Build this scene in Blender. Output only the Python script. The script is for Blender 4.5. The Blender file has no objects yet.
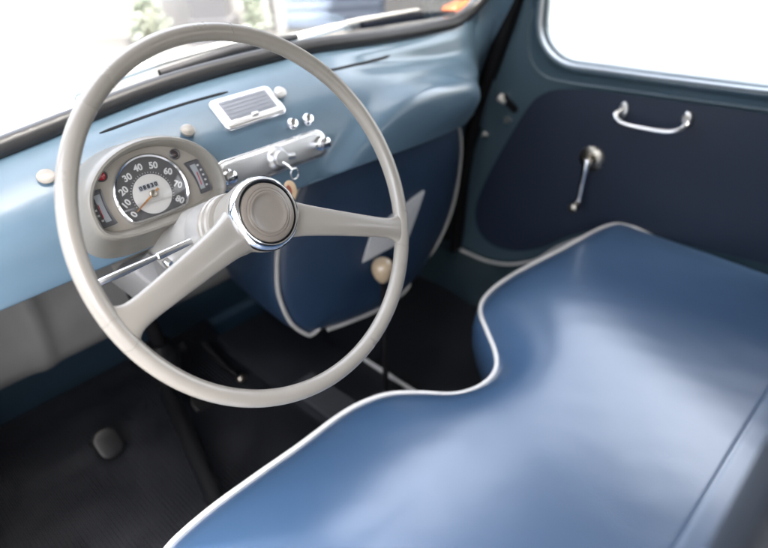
import bpy, bmesh, math, random
import numpy as np
from mathutils import Vector, Matrix, noise
random.seed(4)
PI = math.pi
C = bpy.context.scene.collection
V = Vector

# ------------------------------------------------------------------ materials
def pmat(name, col, rough=.5, metal=0, spec=.5, coat=0, coatr=.08, var=0, vscale=8, bump=0, bscale=200, rvar=0, sheen=0, alpha=1):
    m = bpy.data.materials.new(name); m.use_nodes = True
    nt = m.node_tree; b = nt.nodes['Principled BSDF']
    b.inputs['Base Color'].default_value = (*col, 1)
    b.inputs['Roughness'].default_value = rough
    b.inputs['Metallic'].default_value = metal
    b.inputs['Specular IOR Level'].default_value = spec
    b.inputs['Coat Weight'].default_value = coat
    b.inputs['Coat Roughness'].default_value = coatr
    if sheen: b.inputs['Sheen Weight'].default_value = sheen
    tc = nt.nodes.new('ShaderNodeTexCoord')
    if var or rvar:
        n = nt.nodes.new('ShaderNodeTexNoise'); n.inputs['Scale'].default_value = vscale
        n.inputs['Detail'].default_value = 6; n.inputs['Roughness'].default_value = .6
        nt.links.new(tc.outputs['Object'], n.inputs['Vector'])
        if var:
            r = nt.nodes.new('ShaderNodeValToRGB')
            r.color_ramp.elements[0].position = .3; r.color_ramp.elements[1].position = .7
            r.color_ramp.elements[0].color = (*[c*(1-var) for c in col], 1)
            r.color_ramp.elements[1].color = (*[min(1, c*(1+var)) for c in col], 1)
            nt.links.new(n.outputs['Fac'], r.inputs['Fac']); nt.links.new(r.outputs['Color'], b.inputs['Base Color'])
        if rvar:
            mr = nt.nodes.new('ShaderNodeMapRange'); mr.inputs['From Min'].default_value = .3; mr.inputs['From Max'].default_value = .7
            mr.inputs['To Min'].default_value = max(0, rough-rvar); mr.inputs['To Max'].default_value = rough+rvar
            nt.links.new(n.outputs['Fac'], mr.inputs['Value']); nt.links.new(mr.outputs['Result'], b.inputs['Roughness'])
    if bump:
        n2 = nt.nodes.new('ShaderNodeTexNoise'); n2.inputs['Scale'].default_value = bscale; n2.inputs['Detail'].default_value = 3
        nt.links.new(tc.outputs['Object'], n2.inputs['Vector'])
        bp = nt.nodes.new('ShaderNodeBump'); bp.inputs['Strength'].default_value = bump; bp.inputs['Distance'].default_value = .002
        nt.links.new(n2.outputs['Fac'], bp.inputs['Height']); nt.links.new(bp.outputs['Normal'], b.inputs['Normal'])
    return m

def glass_mat(name, tint=(1, 1, 1), refl=1.0):
    m = bpy.data.materials.new(name); m.use_nodes = True
    nt = m.node_tree; nt.nodes.remove(nt.nodes['Principled BSDF'])
    out = nt.nodes['Material Output']
    t = nt.nodes.new('ShaderNodeBsdfTransparent'); t.inputs['Color'].default_value = (*tint, 1)
    g = nt.nodes.new('ShaderNodeBsdfGlossy'); g.inputs['Roughness'].default_value = .02
    f = nt.nodes.new('ShaderNodeFresnel'); f.inputs['IOR'].default_value = 1.35
    mu = nt.nodes.new('ShaderNodeMath'); mu.operation = 'MULTIPLY'; mu.inputs[1].default_value = refl
    x = nt.nodes.new('ShaderNodeMixShader')
    nt.links.new(f.outputs['Fac'], mu.inputs[0]); nt.links.new(mu.outputs[0], x.inputs['Fac'])
    nt.links.new(t.outputs[0], x.inputs[1]); nt.links.new(g.outputs[0], x.inputs[2])
    nt.links.new(x.outputs[0], out.inputs['Surface'])
    return m

M = dict(
 blue=pmat('blue_paint', (.083, .136, .182), .36, coat=.5, coatr=.18, var=.03, vscale=3, rvar=.04),
 teal=pmat('blue_door_paint', (.05, .083, .105), .34, coat=.4, var=.04, vscale=3, rvar=.04),
 sill=pmat('dark_sill_paint', (.016, .03, .038), .4, coat=.2, var=.08, vscale=6, rvar=.06),
 deep=pmat('blue_footwell_paint', (.012, .03, .05), .5, var=.2, vscale=10, bump=.1),
 cream=pmat('ivory_plastic', (.245, .226, .197), .31, spec=.5, coat=.2, var=.07, vscale=7, rvar=.05),
 creamd=pmat('ivory_button', (.185, .16, .135), .35, var=.04, vscale=30, rvar=.05),
 pod=pmat('beige_housing', (.165, .155, .135), .36, var=.03, vscale=5, rvar=.05),
 face=pmat('beige_face', (.22, .20, .17), .5, var=.06, vscale=30, bump=.05, bscale=300),
 shroud=pmat('grey_column_paint', (.27, .263, .25), .38, var=.04, vscale=8, rvar=.06),
 greywall=pmat('grey_footwell_paint', (.175, .174, .172), .5, var=.1, vscale=9, rvar=.1, bump=.12, bscale=80),
 chrome=pmat('chrome', (.82, .83, .85), .12, metal=1, rvar=.05, vscale=40),
 satin=pmat('satin_chrome', (.50, .50, .50), .38, metal=1, var=.03, vscale=20, rvar=.05),
 bright=pmat('bright_chrome', (.74, .74, .74), .24, metal=1, rvar=.05, vscale=40),
 trim=pmat('dull_trim', (.26, .28, .30), .35, metal=1, var=.05, vscale=20),
 steel=pmat('brushed_steel', (.62, .62, .61), .3, metal=1, rvar=.1, vscale=60),
 bronze=pmat('worn_chrome', (.36, .33, .28), .32, metal=1, rvar=.1, vscale=60),
 white=pmat('white_enamel', (.46, .455, .44), .25, coat=.3, var=.03, vscale=20),
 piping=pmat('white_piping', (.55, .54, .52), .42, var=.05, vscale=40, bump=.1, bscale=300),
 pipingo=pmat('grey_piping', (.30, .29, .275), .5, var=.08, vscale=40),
 vinyl=pmat('blue_vinyl', (.034, .073, .138), .34, spec=.65, coat=.8, coatr=.26, var=.05, vscale=2.5, bump=.035, bscale=500),
 vinyld=pmat('navy_vinyl', (.0115, .0188, .036), .5, spec=.35, var=.06, vscale=6, rvar=.06, bump=.2, bscale=380),
 vinylb=pmat('shaded_vinyl', (.016, .0175, .021), .42, spec=.5, var=.12, vscale=6, bump=.2, bscale=380),  # backrest grey, its unlit shade put into the base colour
 cover=pmat('blue_cover_vinyl', (.0125, .027, .055), .42, spec=.5, var=.15, vscale=5, rvar=.08, bump=.2, bscale=300),
 rubber=pmat('black_rubber', (.0115, .0125, .0155), .42, spec=.35, var=.25, vscale=14, rvar=.12, bump=.2, bscale=150),
 seal=pmat('grey_rubber', (.014, .014, .0155), .42, var=.12, vscale=30, bump=.08, bscale=200),
 black=pmat('black_paint', (.007, .007, .008), .6, spec=.12, var=.2, vscale=20),
 padb=pmat('pedal_black', (.0045, .0048, .0055), .34, spec=.2, var=.2, vscale=20),
 plate=pmat('dark_plate', (.045, .048, .054), .5, var=.15, vscale=12),
 tubeb=pmat('blue_black_paint', (.008, .011, .017), .38, var=.25, vscale=25, rvar=.1),
 dark=pmat('dark_gauge', (.06, .06, .065), .4),
 dialg=pmat('dial_grey', (.05, .049, .05), .4, var=.06, vscale=60),
 dialw=pmat('dial_white', (.42, .41, .39), .4, var=.03, vscale=60),
 print_=pmat('white_print', (.45,.45,.44), .5, var=.02),
 gaugew=pmat('gauge_panel', (.25, .265, .28), .4, var=.06, vscale=60),
 orange=pmat('needle_orange', (.35,.16,.04), .4, var=.05),
 red=pmat('red_lens', (.35, .02, .03), .15, coat=.5, var=.1),
 darklens=pmat('dark_lens', (.04, .03, .03), .15, coat=.5, var=.1),
 wood=pmat('ivory_tan_knob', (.42, .32, .21), .22, coat=.6, var=.12, vscale=25),
 leather=pmat('tan_leather', (.50, .36, .22), .45, var=.1, vscale=60),
 redenam=pmat('red_enamel', (.22, .05, .022), .3, var=.05),
 amber=pmat('amber_lens', (.85, .22, .08), .2, coat=.5, var=.05),
 ashgrey=pmat('ash_grille', (.19, .205, .235), .45, var=.08, vscale=50),
 paper=pmat('pale_flap', (.40, .40, .40), .55, var=.07, vscale=12, bump=.1, bscale=200),
 head=pmat('roof_lining', (.45, .43, .39), .8, var=.05, vscale=6),
 concrete=pmat('concrete_ground', (.042, .0415, .04), .85, var=.3, vscale=.45, bump=.2, bscale=20),
 asphalt=pmat('pale_asphalt', (.0255, .025, .024), .85, var=.3, vscale=.35, bump=.2, bscale=20),
 kerb=pmat('kerb_stone', (.034, .0335, .032), .8, var=.1, vscale=3),
 wallw=pmat('white_render', (.14, .138, .135), .8, var=.05, vscale=1.5, bump=.2, bscale=15),
 wallg=pmat('grey_render', (.036, .036, .039), .8, var=.08, vscale=3, bump=.2, bscale=15),
 shutter=pmat('blue_shutter', (.12, .145, .19), .5, var=.07, vscale=3),
 leaf=pmat('leaf', (.085, .10, .075), .6, var=.3, vscale=6),
 bark=pmat('bark', (.12, .09, .06), .8, var=.2, vscale=20),
 glass=glass_mat('window_glass', (.97, .98, .97), .8),
 lens=glass_mat('gauge_glass', (.98, .98, .98), 1.0),
)
nt_ = M['vinyl'].node_tree; b_ = nt_.nodes['Principled BSDF']
old = b_.inputs['Normal'].links[0].from_node
n3 = nt_.nodes.new('ShaderNodeTexNoise'); n3.inputs['Scale'].default_value = 13; n3.inputs['Detail'].default_value = 5; n3.inputs['Distortion'].default_value = 1.2
bp3 = nt_.nodes.new('ShaderNodeBump'); bp3.inputs['Strength'].default_value = .10; bp3.inputs['Distance'].default_value = .004
tc_ = next(n for n in nt_.nodes if n.type == 'TEX_COORD')
nt_.links.new(tc_.outputs['Object'], n3.inputs['Vector']); nt_.links.new(n3.outputs['Fac'], bp3.inputs['Height'])
nt_.links.new(old.outputs['Normal'], bp3.inputs['Normal']); nt_.links.new(bp3.outputs['Normal'], b_.inputs['Normal'])
# door trim and pale shutter keep the shared navy / blue

# ------------------------------------------------------------------ mesh kit
class G:
    def __init__(s, mat=None): s.b = bmesh.new(); s.m = mat or Matrix()
    def vs(s, pts): return [s.b.verts.new(s.m @ V(p)) for p in pts]
    def face(s, vv):
        try: return s.b.faces.new(vv)
        except ValueError: return None
    def loft(s, rows, cu=False, cv=False, cap0=False, cap1=False):
        R = [s.vs(r) for r in rows]; n = len(R[0])
        for i in range(len(R)-(0 if cv else 1)):
            a, b = R[i], R[(i+1) % len(R)]
            for j in range(n-(0 if cu else 1)):
                k = (j+1) % n; s.face([a[j], a[k], b[k], b[j]])
        if cap0: s.face(R[0][::-1])
        if cap1: s.face(R[-1])
        return s
    def tube(s, path, r, seg=12, closed=False, flat=None):
        P = [V(p) for p in path]; n = len(P); rows = []
        up = None
        for i, p in enumerate(P):
            if closed: t = P[(i+1) % n]-P[i-1]
            else: t = P[min(i+1, n-1)]-P[max(i-1, 0)]
            t.normalize()
            if up is None:
                up = V((0, 0, 1)) if abs(t.z) < .9 else V((1, 0, 0))
            a = up-t*up.dot(t); a.normalize(); up = a; c = t.cross(a)
            rr = r[i] if isinstance(r, (list, tuple)) else r
            f = flat or 1
            rows.append([p+a*math.cos(q)*rr*f+c*math.sin(q)*rr for q in [2*PI*k/seg for k in range(seg)]])
        return s.loft(rows, cu=True, cv=closed, cap0=not closed, cap1=not closed)
    def lathe(s, prof, seg=48):
        rows = []
        for r, z in prof:
            rows.append([(max(r, 1e-5)*math.cos(2*PI*k/seg), max(r, 1e-5)*math.sin(2*PI*k/seg), z) for k in range(seg)])
        return s.loft(rows, cu=True, cap0=True, cap1=True)
    def prism(s, out, z0, z1, r=0, n=4, top_only=True):
        rows = [[(x, y, z0) for x, y in out]]
        if r:
            for i in range(n+1):
                a = PI/2*i/n; d = r*(1-math.cos(a)); o = offset(out, -d)
                rows.append([(x, y, z1-r+r*math.sin(a)) for x, y in o])
        else: rows.append([(x, y, z1) for x, y in out])
        return s.loft(rows, cu=True, cap0=True, cap1=True)
    def box(s, x0, x1, y0, y1, z0, z1):
        return s.prism([(x0, y0), (x1, y0), (x1, y1), (x0, y1)], z0, z1)
    def ball(s, c, r, seg=24, sc=(1, 1, 1)):
        c = V(c); rows = []
        for i in range(1, seg//2):
            a = PI*i/(seg//2)
            rows.append([(c.x+r*sc[0]*math.sin(a)*math.cos(2*PI*k/seg), c.y+r*sc[1]*math.sin(a)*math.sin(2*PI*k/seg), c.z+r*sc[2]*math.cos(a)) for k in range(seg)])
        return s.loft(rows, cu=True, cap0=True, cap1=True)

def offset(o, d):           # positive grows a counter-clockwise outline
    n = len(o); res = []
    for i in range(n):
        p, a, b = V(o[i]), V(o[i-1]), V(o[(i+1) % n])
        e1 = (p-a).normalized() if (p-a).length > 1e-9 else V((1, 0)); e2 = (b-p).normalized() if (b-p).length > 1e-9 else e1
        n1 = V((e1.y, -e1.x)); n2 = V((e2.y, -e2.x)); m = n1+n2
        if m.length < 1e-6: m = n1
        m.normalize(); k = 1/max(.5, m.dot(n1))
        res.append(tuple(p+m*d*k))
    return res
def rrect(w, h, r, n=6, cx=0, cy=0):
    o = []
    for (sx, sy, a0) in ((1, -1, -PI/2), (1, 1, 0), (-1, 1, PI/2), (-1, -1, PI)):
        for i in range(n+1):
            a = a0+PI/2*i/n
            o.append((cx+sx*(w/2-r)+r*math.cos(a), cy+sy*(h/2-r)+r*math.sin(a)))
    return o
def spline(P, per=10, closed=False):
    P = [V(p) for p in P]; n = len(P); out = []
    rng = range(n) if closed else range(n-1)
    for i in rng:
        if closed: a, b, c, d = P[i-1], P[i], P[(i+1) % n], P[(i+2) % n]
        else: a, b, c, d = P[max(i-1, 0)], P[i], P[i+1], P[min(i+2, n-1)]
        for k in range(per):
            t = k/per
            out.append(.5*((2*b)+(c-a)*t+(2*a-5*b+4*c-d)*t*t+(3*b-3*c+d-a)*t**3))
    if not closed: out.append(P[-1].copy())
    return out
def resample(P, n, closed=False):
    P = [V(p) for p in P]
    if closed: P = P+[P[0]]
    L = [0]
    for a, b in zip(P, P[1:]): L.append(L[-1]+(b-a).length)
    out = []; j = 0; N = n if closed else n-1
    for i in range(n):
        t = L[-1]*i/N
        while j < len(P)-2 and L[j+1] < t: j += 1
        d = L[j+1]-L[j]; out.append(P[j].lerp(P[j+1], (t-L[j])/d if d > 1e-12 else 0))
    return out
def frame(o, x, z):          # matrix with the given x axis and normal z
    x = V(x).normalized(); z = V(z).normalized(); y = z.cross(x).normalized(); x = y.cross(z)
    m = Matrix((x, y, z)).transposed().to_4x4(); m.translation = V(o); return m

WL = {}
def thing(name, label, cat, loc=(0, 0, 0), group=None):
    o = bpy.data.objects.new(name, None); C.objects.link(o); o.location = loc; o.empty_display_size = .05
    o['label'] = label; o['category'] = cat
    if group: o['group'] = group
    WL[o] = V(loc); return o
def obj(name, g, mat, parent=None, label=None, sharp=38, origin=None):
    bmesh.ops.remove_doubles(g.b, verts=g.b.verts, dist=1e-6)
    bmesh.ops.recalc_face_normals(g.b, faces=g.b.faces)
    org = WL[parent] if parent is not None else V(origin or (0, 0, 0))
    bmesh.ops.translate(g.b, verts=g.b.verts, vec=-org)
    me = bpy.data.meshes.new(name); g.b.to_mesh(me); g.b.free()
    for p in me.polygons: p.use_smooth = True
    me.set_sharp_from_angle(angle=math.radians(sharp))
    o = bpy.data.objects.new(name, me); C.objects.link(o)
    me.materials.append(mat if not isinstance(mat, str) else M[mat])
    if parent is not None: o.parent = parent
    else: o.location = org
    WL[o] = org
    if label: o['label'] = label
    return o
def tag(o, label, cat, group=None):
    o['label'] = label; o['category'] = cat
    if group: o['group'] = group
    return o
def struct(name, g, mat):
    o = obj(name, g, mat); o['kind'] = 'structure'; return o
def text_into(g, s, size, m):          # lettering as mesh, centred
    cu = bpy.data.curves.new('t', 'FONT'); cu.body = s; cu.size = size; cu.align_x = 'CENTER'; cu.align_y = 'CENTER'
    cu.offset = .0003*size/.01; cu.extrude = .0002
    t = bpy.data.objects.new('t', cu); C.objects.link(t)
    me = bpy.data.meshes.new_from_object(t.evaluated_get(bpy.context.evaluated_depsgraph_get()))
    vv = [g.b.verts.new(g.m @ (m @ v.co)) for v in me.vertices]
    for p in me.polygons: g.face([vv[i] for i in p.vertices])
    bpy.data.objects.remove(t); bpy.data.curves.remove(cu); bpy.data.meshes.remove(me)

# ------------------------------------------------------------------ camera
CAM = V((-.70, 0, 1.02))
Rm = Matrix(((0.6884, 0.4050, -0.6018), (-0.7246, 0.3446, -0.5969), (-0.0343, 0.8470, 0.5305)))
cd = bpy.data.cameras.new('camera'); cam = bpy.data.objects.new('camera', cd); C.objects.link(cam)
mw = Rm.to_4x4(); mw.translation = CAM; cam.matrix_world = mw
cd.sensor_width = 36; cd.lens = 28.325; cd.clip_start = .02; cd.clip_end = 500
cd.dof.use_dof = True; cd.dof.focus_distance = .66; cd.dof.aperture_fstop = 2.9; cd.dof.aperture_blades = 9
bpy.context.scene.camera = cam

# ------------------------------------------------------------------ dashboard surface
ST = [  # x : (y, z) from under the windscreen seal down over the nose to the tucked lower lip
 (-.80, [(.80, .738), (.792, .734), (.772, .722), (.745, .702), (.728, .680), (.720, .655), (.717, .632), (.725, .625), (.76, .624)]),
 (-.66, [(.80, .756), (.788, .752), (.762, .740), (.733, .719), (.715, .695), (.707, .667), (.704, .642), (.712, .635), (.745, .634)]),
 (-.50, [(.80, .776), (.787, .771), (.757, .757), (.727, .733), (.708, .706), (.70, .675), (.697, .648), (.705, .641), (.74, .640)]),
 (-.30, [(.805, .799), (.79, .795), (.752, .780), (.715, .753), (.694, .722), (.685, .690), (.681, .657), (.688, .650), (.72, .649)]),
 (-.10, [(.805, .805), (.79, .801), (.752, .784), (.715, .755), (.694, .722), (.685, .688), (.682, .652), (.689, .645), (.72, .644)]),
 (-.02, [(.805, .803), (.79, .798), (.757, .780), (.722, .757), (.692, .724), (.683, .685), (.690, .644), (.698, .637), (.73, .636)]),
 (.06, [(.805, .797), (.79, .789), (.770, .768), (.728, .756), (.692, .727), (.685, .684), (.703, .634), (.711, .627), (.75, .626)]),
 (.16, [(.806, .790), (.793, .778), (.780, .754), (.738, .745), (.700, .718), (.694, .674), (.720, .622), (.728, .615), (.77, .614)]),
 (.28, [(.808, .785), (.797, .769), (.790, .740), (.757, .728), (.728, .703), (.724, .658), (.755, .605), (.763, .598), (.80, .598)]),
 (.38, [(.812, .785), (.806, .765), (.800, .735), (.785, .713), (.768, .690), (.768, .642), (.795, .590), (.803, .583), (.83, .583)]),
 (.455, [(.820, .800), (.825, .770), (.825, .735), (.823, .705), (.820, .675), (.822, .625), (.835, .578), (.842, .572), (.86, .572)]),
]
_lb = spline([V(p) for p in ((-.152, .684, .640), (-.147, .681, .667), (-.129, .684, .685), (-.073, .691, .716), (.02, .711, .747), (.111, .727, .750), (.19, .735, .735), (.27, .757, .706), (.35, .775, .672), (.42, .80, .62), (.455, .83, .57))], 12)
LB = np.array([tuple(p) for p in _lb]); LBX = np.array([-.17, -.147, -.129, -.073, .02, .111, .19, .27, .35, .42, .455]); LBZ = np.array([.60, .667, .685, .716, .747, .750, .735, .706, .672, .62, .57])
def dprof(x):
    i = 0
    while i < len(ST)-2 and ST[i+1][0] < x: i += 1
    a, b = ST[i], ST[i+1]; t = (x-a[0])/(b[0]-a[0]); t = max(-.05, min(1.05, t))
    p0 = ST[max(i-1, 0)]; p3 = ST[min(i+2, len(ST)-1)]; h = b[0]-a[0]
    res = []
    for k in range(9):
        q = []
        for c in (0, 1):
            A, B = a[1][k][c], b[1][k][c]
            ma = (B-p0[1][k][c])/(b[0]-p0[0])*h if i > 0 else (B-A)
            mb = (p3[1][k][c]-A)/(p3[0]-a[0])*h if i+2 < len(ST) else (B-A)
            q.append((2*t**3-3*t*t+1)*A+(t**3-2*t*t+t)*ma+(-2*t**3+3*t*t)*B+(t**3-t*t)*mb)
        res.append(V((q[0], q[1], 0)))
    out = [V((x, p.x, p.y)) for p in spline(res, 6)]
    if x > -.17:
        zb = np.interp(x, LBX, LBZ)
        for i, p in enumerate(out[:-7]):
            if p.z > zb+.002: continue
            d = float(np.min(np.linalg.norm(LB-np.array(p), axis=1))); e = min(1, d/.052); e = e*e*(3-2*e)
            A = .027*min(1, max(.25, (.47-x)/.14))
            out[i] = p+V((0, -.88, .47))*A*e
        last = out[-8]-V((0, 0, 0))
        for k, i in enumerate(range(len(out)-7, len(out))): out[i] = out[i].lerp(out[i]+V((0, -.02, .01)), 1-k/7)
    return out
def dash_at(x, z=None, y=None):      # point, normal, up-along-surface on the dash
    pr = dprof(x)[:40]
    key = (lambda p: p.z-z) if z is not None else (lambda p: p.y-y)
    i = next((i for i in range(2, len(pr)-2) if key(pr[i]) <= 0), 20)
    d0_, d1_ = key(pr[i-1]), key(pr[i]); f = d0_/(d0_-d1_) if d0_ != d1_ else 0; f = max(0, min(1, f))
    t = ((pr[i-2]-pr[i]).lerp(pr[i-1]-pr[i+1], f)).normalized()
    A, B = dprof(x+.01), dprof(x-.01)
    tx = (A[i]-B[i]).normalized()
    n = tx.cross(t).normalized()
    return pr[i-1].lerp(pr[i], f), n, tx
def dash_frame(x, z=None, y=None, lift=0):
    p, n, tx = dash_at(x, z, y); return frame(p+n*lift, tx, n)

dashboard = thing('dashboard', 'pale blue painted metal dashboard curving below the windscreen', 'dashboard', (-.05, .75, .62))
g = G(); xs = np.linspace(-.80, .455, 120); g.loft([dprof(x) for x in xs])
obj('dash_panel', g, 'blue', dashboard)
# vent slots
for (x0, x1, ya, yb, w) in ((-.416, -.229, .777, .766, .0022), (-.052, .133, .757, .788, .0024)):
    g = G(); rows = []
    for x in np.linspace(x0, x1, 16):
        p, n, tx = dash_at(x, y=np.interp(x, [-.416, -.229, -.052, -.012, .036, .083, .133], [.777, .766, .757, .762, .774, .782, .788])); t = n.cross(tx)
        e = .3 if x in (x0, x1) else 1
        rows.append([p+t*w*e-n*.001, p+t*w*e+n*.0009, p-t*w*e+n*.0009, p-t*w*e-n*.001])
    g.loft(rows, cu=True, cap0=True, cap1=True); obj('vent_slot', g, 'black', dashboard)
# ashtray
mf = dash_frame(-.222, y=.732)
g = G(mf); g.prism(rrect(.104, .054, .009), -.004, .006, .004); ash = obj('ashtray', g, 'bright', dashboard)
g = G(mf); g.prism(rrect(.080, .033, .002, cy=.002), .004, .0066, .0006); obj('ashtray_lid', g, 'ashgrey', ash)
g = G(mf); g.prism(rrect(.012, .006, .002, cy=-.0155), .004, .0085, .0015); obj('lid_tab', g, 'steel', ash)
g = G(mf)
for k in range(5): g.box(-.038, .038, -.011+k*.0062, -.0092+k*.0062, .006, .0071)
obj('grille_bar', g, 'ashgrey', ash)
# pull knobs and the round caps
def knob(px, yy, r, h, mat, name='dash_knob', z=None):
    m = dash_frame(px, y=yy, z=z); g = G(m)
    g.lathe([(r*.55, -.002), (r*.55, h*.35), (r*.92, h*.42), (r, h*.6), (r*.95, h*.8), (r*.7, h*.95), (r*.25, h), (0, h)], 28)
    return obj(name, g, mat, dashboard)
knob(-.162, .737, .0095, .012, 'white')
k1 = knob(-.179, .702, .0085, .020, 'chrome'); k2 = knob(-.150, .702, .0090, .020, 'chrome')
knob(-.500, .750, .0105, .006, 'cream')
knob(-.323, .729, .0095, .010, 'cream')
# switch plate with ignition barrel
mf = dash_frame(-.222, z=.706)
g = G(mf); g.prism(rrect(.198, .043, .020, 8), -.004, .006, .0025); plate = obj('switch_plate', g, 'bright', dashboard)
g = G(mf); g.prism(rrect(.182, .030, .014, 8), .004, .0068, .0006); obj('plate_inlay', g, 'satin', plate)
for sx in (-.084, .084):
    g = G(mf @ Matrix.Translation((sx, 0, .004))); g.lathe([(.011, 0), (.011, .004), (.0075, .006), (.0075, .012), (.0085, .014), (.008, .019), (.004, .021), (0, .021)], 24)
    obj('switch_knob', g, 'chrome', plate)
g = G(mf @ Matrix.Translation((.002, 0, .004))); g.lathe([(.018, 0), (.0175, .004), (.0145, .007), (.012, .009), (.012, .014), (.0105, .016), (0, .0165)], 32)
obj('ignition_barrel', g, 'satin', plate)
g = G(mf); bar = spline([(.002, 0, .011), (.016, -.001, .013), (.028, -.003, .013)], 5); g.tube(bar, [.006]*6+[.005]*5, 10, flat=.6)
obj('switch_lever', g, 'satin', plate)
kp = mf @ V((.001, -.004, .017))
key = thing('ignition_key', 'small key hanging from the ignition with a round tan and red fob', 'key', kp)
g = G(); g.tube([kp, kp+V((.001, -.012, -.003)), kp+V((.002, -.020, -.008))], .0018, 8)
kr = [kp+V((.004+.007*math.cos(a), -.022, -.014+.008*math.sin(a))) for a in np.linspace(0, 2*PI, 20)[:-1]]
g.tube(kr, .0012, 8, closed=True); obj('blade', g, 'steel', key)
fm = frame(kp+V((-.0045, -.018, -.038)), (1, -.55, 0), (-.55, -.8, .3))
g = G(fm); g.prism([(.0095*math.cos(a), .0145*math.sin(a)) for a in np.linspace(0, 2*PI, 32)[:-1]], -.003, .003, .002); fob = obj('fob', g, 'leather', key)
g = G(fm); g.prism([(.0045*math.cos(a)-.0022, .0085*math.sin(a)) for a in np.linspace(0, 2*PI, 28)[:-1]], .002, .0036, .0006); obj('fob_badge', g, 'redenam', fob)

# instrument cluster ------------------------------------------------
H = CAM+(V((-.400, .720, .7005))-CAM)*.935; a = math.radians(20)
mc = frame(H, (1, 0, 0), (0, -math.cos(a), math.sin(a))) @ Matrix.Scale(.935, 4)
def pod_outline(n=96, cx=.0105, hw=.092, top=.071, bot=-.041):
    o = []
    for i in range(n):
        t = 2*PI*i/n; c, s = math.cos(t), math.sin(t)
        if s >= 0: x, y = hw*c, top*s
        else:
            e = 2/3.4; x = hw*math.copysign(abs(c)**e, c); y = -abs(bot)*abs(s)**e
        o.append((cx+x, y))
    return o
po = pod_outline()
def scl(o, s, dx=0, dy=0): return [(.0105+(x-.0105)*s+dx, y*s+dy) for x, y in o]
g = G(mc); rows = []
for (o, z) in ((scl(pod_outline(bot=-.062), 1.13, 0, -.006), -.075), (scl(pod_outline(bot=-.056), 1.09, 0, -.004), -.04), (scl(pod_outline(bot=-.046), 1.05, 0, -.002), -.012), (scl(po, 1.03), .008), (po, .020), (offset(po, -.002), .0225), (offset(po, -.005), .0225), (offset(po, -.0075), .019), (offset(po, -.0095), .008), (offset(po, -.011), .0)):
    rows.append([(x, y, z) for x, y in o])
g.loft(rows, cu=True); cl = obj('instrument_cluster', g, 'pod', dashboard)
g = G(mc); g.prism(offset(po, -.0105), -.004, .001); obj('cluster_face', g, 'face', cl)
def dshape(r, cut, n=72, rc=.012, cx=.0065, cy=.0045):
    o = []
    for i in range(n):
        t = 2*PI*i/n; x, y = r*math.cos(t), r*math.sin(t)
        if y < cut:                      # flatten the bottom softly
            y = cut+(y-cut)*.12
        o.append((cx+x, cy+y))
    return [tuple(p.xy) for p in resample([V((x, y, 0)) for x, y in o], n, True)]
d0 = dshape(.0492, -.0305)
g = G(mc); rows = [[(x, y, z) for x, y in o] for o, z in ((offset(d0, .001), -.001), (offset(d0, 0), .005), (offset(d0, -.0015), .0062), (offset(d0, -.0036), .005), (offset(d0, -.0044), .001))]
g.loft(rows, cu=True); obj('speedometer_bezel', g, 'chrome', cl)
g = G(mc); g.prism(offset(d0, -.0035), -.001, .0018); obj('speedometer_dial', g, 'dialg', cl)
g = G(mc); g.prism([(.0065+.0255*math.cos(t), .0025+.0255*math.sin(t)) for t in np.linspace(0, 2*PI, 60)[:-1]], .001, .0026, .0004); obj('dial_centre', g, 'dialw', cl)
g = G(mc)
for s, deg in (('0', 207), ('10', 182), ('20', 156), ('30', 128), ('40', 98), ('50', 66), ('60', 34), ('70', 1), ('80', -31)):
    t = math.radians(deg); x, y = .0065+.0365*math.cos(t), .0025+.0365*math.sin(t)
    text_into(g, s, .0115, Matrix.Translation((x, y, .0023)) @ Matrix.Rotation((deg-98)*.35*PI/180, 4, 'Z'))
for k in range(33):
    t = math.radians(207-k*238/32); r1 = .0268; r2 = .0285
    c, s_ = math.cos(t), math.sin(t); w = .0003
    g.face(g.vs([(.0065+r*c+q*s_*w, .0025+r*s_-q*c*w, .0022) for r, q in ((r1, 1), (r2, 1), (r2, -1), (r1, -1))]))
obj('numerals', g, 'print_', cl)
g = G(mc); g.box(-.0085, .018, .0095, .0165, .002, .0029); odo = obj('odometer', g, 'gaugew', cl)
g = G(mc)
for k, s in enumerate('08830'): text_into(g, s, .0072, Matrix.Translation((-.0058+k*.0052, .013, .0031)))
obj('odometer_digits', g, 'black', cl)
g = G(mc)
t = math.radians(207); c, s_ = math.cos(t), math.sin(t)
def nd(r, w): return (.0065+r*c+w*s_, .0025+r*s_-w*c)
g.prism([nd(-.010, -.0014), nd(.031, -.0007), nd(.032, 0), nd(.031, .0007), nd(-.010, .0014)][::-1], .0038, .0046); nee = obj('needle', g, 'orange', cl)
g = G(mc @ Matrix.Translation((.0065, .0025, .002))); g.lathe([(.005, 0), (.005, .0035), (.004, .0045), (0, .0048)], 24); obj('needle_hub', g, 'bronze', cl)
g = G(mc); g.loft([[(x, y, z) for x, y in o] for o, z in ((offset(d0, -.003), .005), (offset(d0, -.012), .0063), (offset(d0, -.024), .0072))], cu=True, cap1=True); obj('speedometer_lens', g, 'lens', cl)
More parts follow.
